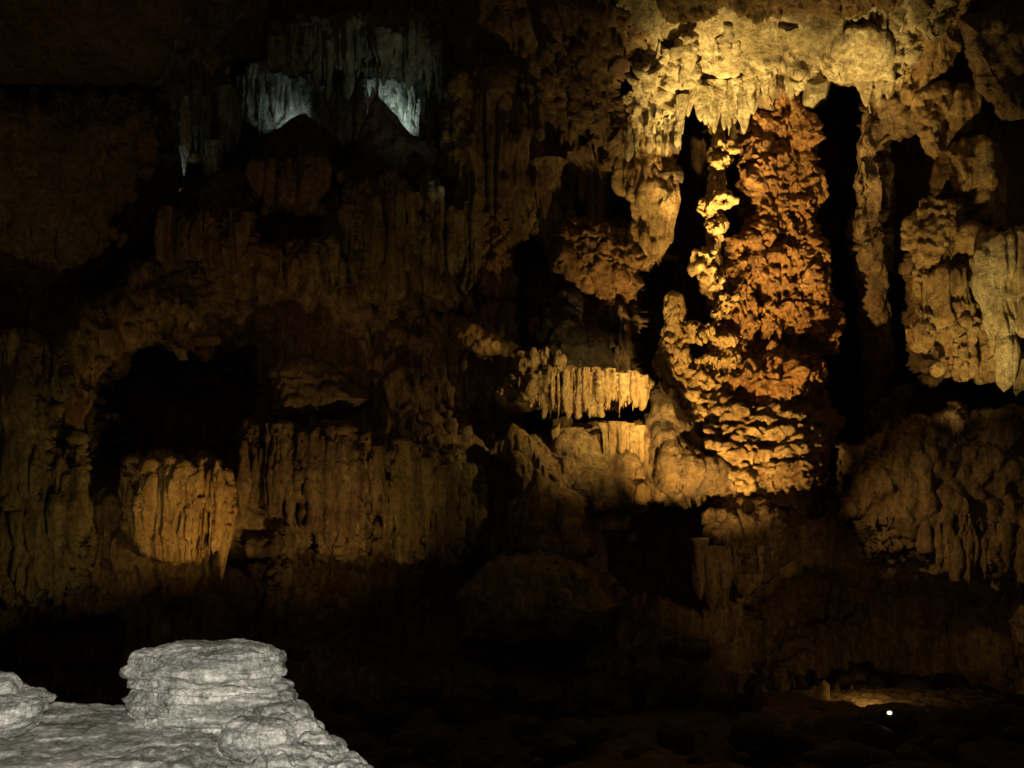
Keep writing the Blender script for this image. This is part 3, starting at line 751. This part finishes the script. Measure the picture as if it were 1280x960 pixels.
def drape_panel(name, label, poly, Y, n, y0, y1, mat, w=6, style='flute', bulge=1.2, cat='draperies', part='drapery', amp=1.0):
    e = empty(name, (poly[0][0] + poly[2][0]) / 2, max(p[1] for p in poly), Y)
    formation(e, label, cat)
    panel('curtain_face', poly, Y, bulge, 34, style, mat, amp, parent=e, rag=16, step=2.0)
    xa = min(p[0] for p in poly) + w; xb = max(p[0] for p in poly) - w
    for x in np.linspace(xa, xb, n):
        x += random.uniform(-.3, .3) * (xb - xa) / n
        ww = w * random.uniform(.5, 1.5)
        a = y0 + random.uniform(-12, .35 * (y1 - y0))
        b = y1 + random.uniform(-.35 * (y1 - y0), 12)
        tube(part, [(x, a - 6, ww * .6), (x, a + 6, ww), (x + random.uniform(-2, 2), (a + b) / 2, ww), (x, b - 10, ww * .6), (x, b, .3)],
             Y - bulge + .02 + random.uniform(-.15, .15), 'flute', mat, .6, step=2.0, parent=e, wob=.2)
    return e

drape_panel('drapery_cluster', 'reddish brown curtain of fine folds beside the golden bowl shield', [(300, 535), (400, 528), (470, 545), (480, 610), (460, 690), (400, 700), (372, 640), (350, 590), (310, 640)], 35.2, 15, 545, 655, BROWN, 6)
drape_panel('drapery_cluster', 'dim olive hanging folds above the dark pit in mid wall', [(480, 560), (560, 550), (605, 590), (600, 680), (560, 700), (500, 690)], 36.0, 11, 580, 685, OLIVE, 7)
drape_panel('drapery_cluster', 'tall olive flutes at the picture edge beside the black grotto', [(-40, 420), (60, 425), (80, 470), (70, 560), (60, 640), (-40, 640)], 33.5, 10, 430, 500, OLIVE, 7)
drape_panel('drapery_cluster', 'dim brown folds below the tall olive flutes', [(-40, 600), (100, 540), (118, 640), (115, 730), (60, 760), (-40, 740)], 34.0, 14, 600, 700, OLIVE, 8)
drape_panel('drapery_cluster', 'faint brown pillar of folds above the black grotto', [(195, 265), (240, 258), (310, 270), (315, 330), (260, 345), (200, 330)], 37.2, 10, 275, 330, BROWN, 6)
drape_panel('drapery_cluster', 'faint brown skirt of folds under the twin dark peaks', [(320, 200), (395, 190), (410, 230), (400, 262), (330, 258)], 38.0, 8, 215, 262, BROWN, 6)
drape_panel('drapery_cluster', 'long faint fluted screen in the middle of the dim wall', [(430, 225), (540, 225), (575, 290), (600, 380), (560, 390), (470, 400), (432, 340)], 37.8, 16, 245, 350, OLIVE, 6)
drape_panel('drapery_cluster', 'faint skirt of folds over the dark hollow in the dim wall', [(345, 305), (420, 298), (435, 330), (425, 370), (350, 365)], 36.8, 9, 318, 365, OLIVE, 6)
formation(boulder('boulder', 258, 425, 20, 7, 35.4, 'rough', BROWN, .4), 'thin tan ledge stone at the lip of the black grotto', 'rock')
formation(boulder('boulder', 243, 352, 18, 7, 35.8, 'rough', BROWN, .4), 'small tan ledge stone high over the black grotto', 'rock')
formation(tube('flowstone_ledge', [(190, 425, 4), (215, 430, 8), (225, 438, 10), (230, 450, 4)], 35.4, 'rough', OLIVE, .5), 'short sloping ledge over the corner of the black grotto', 'flowstone')
formation(panel('layered_ledge', [(330, 455), (385, 445), (440, 470), (465, 500), (430, 520), (340, 520)], 35.8, 1.2, 25, 'ledge', BROWN, 1.1), 'dim stack of thin ledges beside the black grotto', 'flowstone')
for (x, y, a, b, lab) in [(55, 722, 20, 16, 'dull round boulder at the foot of the dim edge folds'), (352, 664, 12, 11, 'round brown knob beside the slot next to the golden shield'),
                          (334, 684, 13, 12, 'brown knob just below the round one by the slot'), (350, 720, 16, 12, 'faint low knob under the reddish brown curtain'),
                          (222, 752, 13, 10, 'small tan stone directly below the golden bowl shield'), (370, 815, 14, 9, 'dim stone just above the flash lit rock cap'),
                          (828, 814, 7, 14, 'small upright stone on the dark slope below mid cave'), (862, 812, 20, 9, 'low flat stone on the dark slope beside the upright stone')]:
    formation(boulder('boulder', x, y, a, b, 33.7 if y < 800 else 32.0, 'popcorn', DULLBROWN, .8, wob=.5), lab, 'rock')
formation(panel('rock_mound', [(575, 740), (620, 695), (680, 688), (740, 712), (772, 760), (760, 800), (640, 808), (580, 800)], 33.5, 1.6, 60, 'rough', OLIVE, .8),
          'broad dim olive mound at the foot of the middle wall', 'rock')

# --- cool lit stalactites, upper left of middle
cl = empty('stalactite_curtain', 350, 150, 41.5)
formation(cl, 'grey white stalactite curtain lit cold, behind the lower dark peak', 'stalactites')
panel('curtain_face', [(300, 95), (345, 80), (395, 92), (402, 130), (388, 150), (330, 165), (300, 150)], 43.6, 1.0, 22, 'flute', PALE, .8, parent=cl)
for x in np.cumsum(np.r_[298, np.random.RandomState(2).uniform(2.5, 7.5, 21)]):
    tube('stalactite', hang(x, 96 + random.uniform(-12, 12), random.uniform(22, 66), random.uniform(2, 5)), 41.9 + random.uniform(-.3, .3), 'flute', PALE, .35, step=1.8, parent=cl)
cm = empty('stalactite_curtain', 430, 180, 40.2)
formation(cm, 'grey hanging curtain between the two dark pointed peaks', 'stalactites')
for x in np.arange(404, 456, 6.5):
    tube('stalactite', hang(x, 118, 62 - abs(x - 432) * .6 + random.uniform(-6, 6), 5.5), 40.6 + random.uniform(-.2, .2), 'flute', PALE, .45, step=1.8, parent=cm)
panel('curtain_face', [(398, 95), (455, 95), (458, 150), (432, 168), (402, 150)], 41.4, .6, 14, 'flute', GREEN, .7, parent=cm)
cr = empty('stalactite_curtain', 505, 165, 41.4)
formation(cr, 'bright grey slanting curtain lit cold, behind the taller dark peak', 'stalactites')
panel('curtain_face', [(455, 95), (480, 85), (525, 105), (530, 165), (515, 172), (490, 140), (470, 110)], 43.6, .9, 16, 'flute', PALE, .8, parent=cr)
for (x, L) in [(472, 34), (477, 26), (482, 48), (488, 40), (492, 62), (498, 50), (503, 74), (508, 58), (513, 84), (518, 70), (523, 88), (462, 26)]:
    tube('stalactite', hang(x, 90 + random.uniform(-8, 8), L, random.uniform(2.2, 4.2)), 41.9 + random.uniform(-.3, .3), 'flute', PALE, .4, step=1.8, parent=cr)
cg = empty('stalactite_curtain', 535, 200, 40.6)
formation(cg, 'dark green grey curtain of long folds beside the bright slanting one', 'stalactites')
for (x, L) in [(528, 100), (536, 120), (545, 118), (553, 90)]:
    tube('stalactite', hang(x, 75, L, 6), 40.4, 'flute', GREEN, .4, step=2.0, parent=cg)
cu = empty('stalactite_curtain', 420, 95, 40.0)
formation(cu, 'dim green brown curtains hanging high above the cold lit stalactites', 'stalactites')
panel('curtain_face', [(335, 30), (400, 25), (470, 10), (550, 15), (560, 80), (520, 100), (450, 95), (400, 92), (340, 90)], 40.4, 1.2, 30, 'flute', GREEN, 1.0, parent=cu)
for x in np.cumsum(np.r_[338, np.random.RandomState(4).uniform(5, 17, 19)]):
    tube('stalactite', hang(x, 52 + random.uniform(-14, 14), random.uniform(26, 74), random.uniform(4, 8)), 39.2 + random.uniform(-.2, .2), 'flute', GREEN, .5, step=2.2, parent=cu)
cw = empty('stalactite_curtain', 250, 220, 40.0)
formation(cw, 'thin grey stalactites, one with a white lit tip, beside the smooth slab', 'stalactites')
for (x, y, L, w, m) in [(230, 130, 90, 7, PALE), (245, 110, 80, 7, GREEN), (256, 130, 80, 6, GREEN), (265, 185, 52, 9, PALE), (284, 120, 70, 12, GREEN), (296, 120, 60, 8, GREEN)]:
    tube('stalactite', hang(x, y, L, w), 40.2, 'flute', m, .45, step=1.9, parent=cw)
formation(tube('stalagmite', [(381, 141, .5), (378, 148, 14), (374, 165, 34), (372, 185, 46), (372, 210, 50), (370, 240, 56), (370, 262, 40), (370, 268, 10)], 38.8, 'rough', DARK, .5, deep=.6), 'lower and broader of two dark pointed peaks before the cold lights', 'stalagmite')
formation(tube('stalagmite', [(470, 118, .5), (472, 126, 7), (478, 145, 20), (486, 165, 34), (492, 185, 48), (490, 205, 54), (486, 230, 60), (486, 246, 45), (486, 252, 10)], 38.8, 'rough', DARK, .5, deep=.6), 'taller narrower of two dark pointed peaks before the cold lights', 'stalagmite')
formation(boulder('boulder', 268, 18, 24, 16, 36.8, 'rough', OLIVE, .6), 'olive knob near the roof edge beside the smooth slab', 'rock')
formation(boulder('boulder', 262, 72, 14, 18, 37.0, 'rough', OLIVE, .6), 'faint olive knob hanging under the roof edge knob', 'rock')

# --- low path with its lamp
pt = at(1112, 892, 28.6)
lb = empty('path_lamp', 1112, 905, 28.6)
formation(lb, 'small glowing white lamp set in the dark boulder by the path', 'lamp')
em = bpy.data.materials.new('lamp_glow'); em.use_nodes = True
pb = em.node_tree.nodes['Principled BSDF']; pb.inputs['Emission Color'].default_value = (1, .83, .55, 1); pb.inputs['Emission Strength'].default_value = 2.2
boulder('bulb', 1112, 891, 2.8, 2.1, 28.5, 'smooth', em, .05, parent=lb, step=1.5)
hous = bpy.data.materials.new('black_metal'); hous.use_nodes = True
hous.node_tree.nodes['Principled BSDF'].inputs['Base Color'].default_value = (.02, .02, .02, 1)
tube('housing', [(1112, 885, 1), (1112, 886.5, 7), (1112, 897, 7), (1112, 898, 1)], 28.8, 'smooth', hous, .02, parent=lb, step=1.2)
formation(panel('boulder', [(1072, 893), (1085, 882), (1110, 879), (1130, 880), (1142, 892), (1140, 912), (1070, 912)], 29.6, .6, 10, 'rough', DARK, .3, rag=3, step=1.6), 'dark low boulder with the small lamp in its face', 'rock')
formation(tube('stalagmite', [(1030, 850, .5), (1030, 855, 5), (1026, 868, 9), (1024, 884, 13), (1024, 890, 6)], 31.5, 'rough', GOLD, .25, step=1.6), 'small faintly lit stalagmite standing at the end of the path', 'stalagmite')
spot("path_lamp_light", (1085, 858, 30.6), (1085, 882, 33.0), 110, 150, AMBER, 1.0, .05)
kb = empty('path_edge', 1110, 878, 33.0)
formation(kb, 'long low lit stone edging running along the cave path', 'edging')
for i in range(9):
    x = 1040 + i * 18
    tube('stone', [(x, 871.5, .6), (x, 872.5, 9), (x, 876, 9.6), (x, 877, .6)], 33.2, 'rough', GOLD, .12, step=1.4, parent=kb, wob=.05, deep=.35)

wall()

# ------------------------------------------------------------------ the near rock, lit by the flash
nr = empty('rock_outcrop', 215, 900, 2.3)
formation(nr, 'pale grey weathered rock table with a layered mushroom cap, lit by flash', 'rock')
TZ = at(110, 871, 2.42)[2]


def table():
    x = np.linspace(-1.6, -.22, 310); y = np.linspace(1.1, 2.6, 320)
    X, Yy = np.meshgrid(x, y)
    edge = [(-2.0, .2), (-.30, .2), (-.28, 1.7), (-.31, 2.0), (-.42, 2.25), (-.50, 2.40), (-.75, 2.46), (-1.1, 2.40), (-2.0, 2.42)]
    sd = poly_sd(X, Yy, edge)
    P0 = np.stack([X, Yy, np.zeros_like(X)], -1)
    sd = sd + .018 * fbm(P0 * 14, 3)
    t = np.clip(sd / .10, 0, 1)
    Z = TZ - .05 * (1 - np.sqrt(1 - (1 - t) ** 2)) - 2.2 * np.clip(-sd, 0, 1) ** .8
    low = .05 * sm((X + .62) / .25)
    Z = Z - .13 * (2.42 - Yy)
    Z = Z - low + .016 * fbm(P0 * np.array([2.5, 9, 1]), 4)
    P = np.stack([X, Yy, Z], -1)
    N = normals(P); N[N[..., 2] < 0] *= -1
    mixc = sm((X + .75) / .2)
    d = relief(P, 'crust', 1.0) * (.4 + .6 * mixc)
    P = P + N * d[..., None]
    return link('table', P.reshape(-1, 3), grid_faces(320, 310), NEAR, nr)


table()
tube('mushroom_cap', [(266, 803, 1), (266, 803.6, 45), (266, 806, 69), (266, 810, 84), (264, 815, 92), (262, 822, 95), (260, 830, 97), (259, 838, 99), (260, 843, 96), (262, 847, 90), (264, 851, 96), (267, 857, 99),
                      (268, 860, 93), (267, 865, 99), (264, 872, 103), (264, 876, 98), (265, 880, 101), (264, 888, 101), (268, 896, 97), (275, 910, 91), (280, 930, 83)], 2.30, 'strata', NEAR, .9, step=1.25, deep=.7, wob=.06, parent=nr, smooth=.0)
for (x, y, a, b, Y) in [(352, 905, 38, 28, 2.2), (376, 932, 32, 30, 2.14), (325, 925, 45, 32, 2.1), (402, 952, 27, 28, 2.08), (428, 966, 20, 20, 2.06), (360, 965, 50, 34, 2.0), (420, 985, 46, 30, 1.98)]:
    boulder('crust_lump', x, y, a, b, Y, 'crust', NEAR, 1.0, parent=nr, step=1.45, wob=.15)
formation(tube('layered_rock', [(-14, 842, 2), (-14, 846, 30), (-14, 856, 42), (-12, 862, 40), (-4, 862, 58), (0, 872, 66), (-2, 884, 62), (-6, 900, 58), (-10, 920, 40)], 2.15, 'strata', NEAR, .9, step=1.1, deep=.8, wob=.08, smooth=.02),
          'pale layered block of rock resting on the table at the picture edge', 'rock')


def ledge():
    x = np.linspace(-6, 6, 120); y = np.linspace(-6, 3.2, 90)
    X, Yy = np.meshgrid(x, y)
    P0 = np.stack([X, Yy, np.zeros_like(X)], -1)
    Z = 3.7 + .12 * fbm(P0, 4) - 5.5 * sm((Yy - 2.4 + .3 * fbm(P0 * .8, 2)) / .7)
    P = np.stack([X, Yy, Z], -1)
    return tag(link('overlook_ground', P.reshape(-1, 3), grid_faces(90, 120), DARK), kind='structure')


ledge()
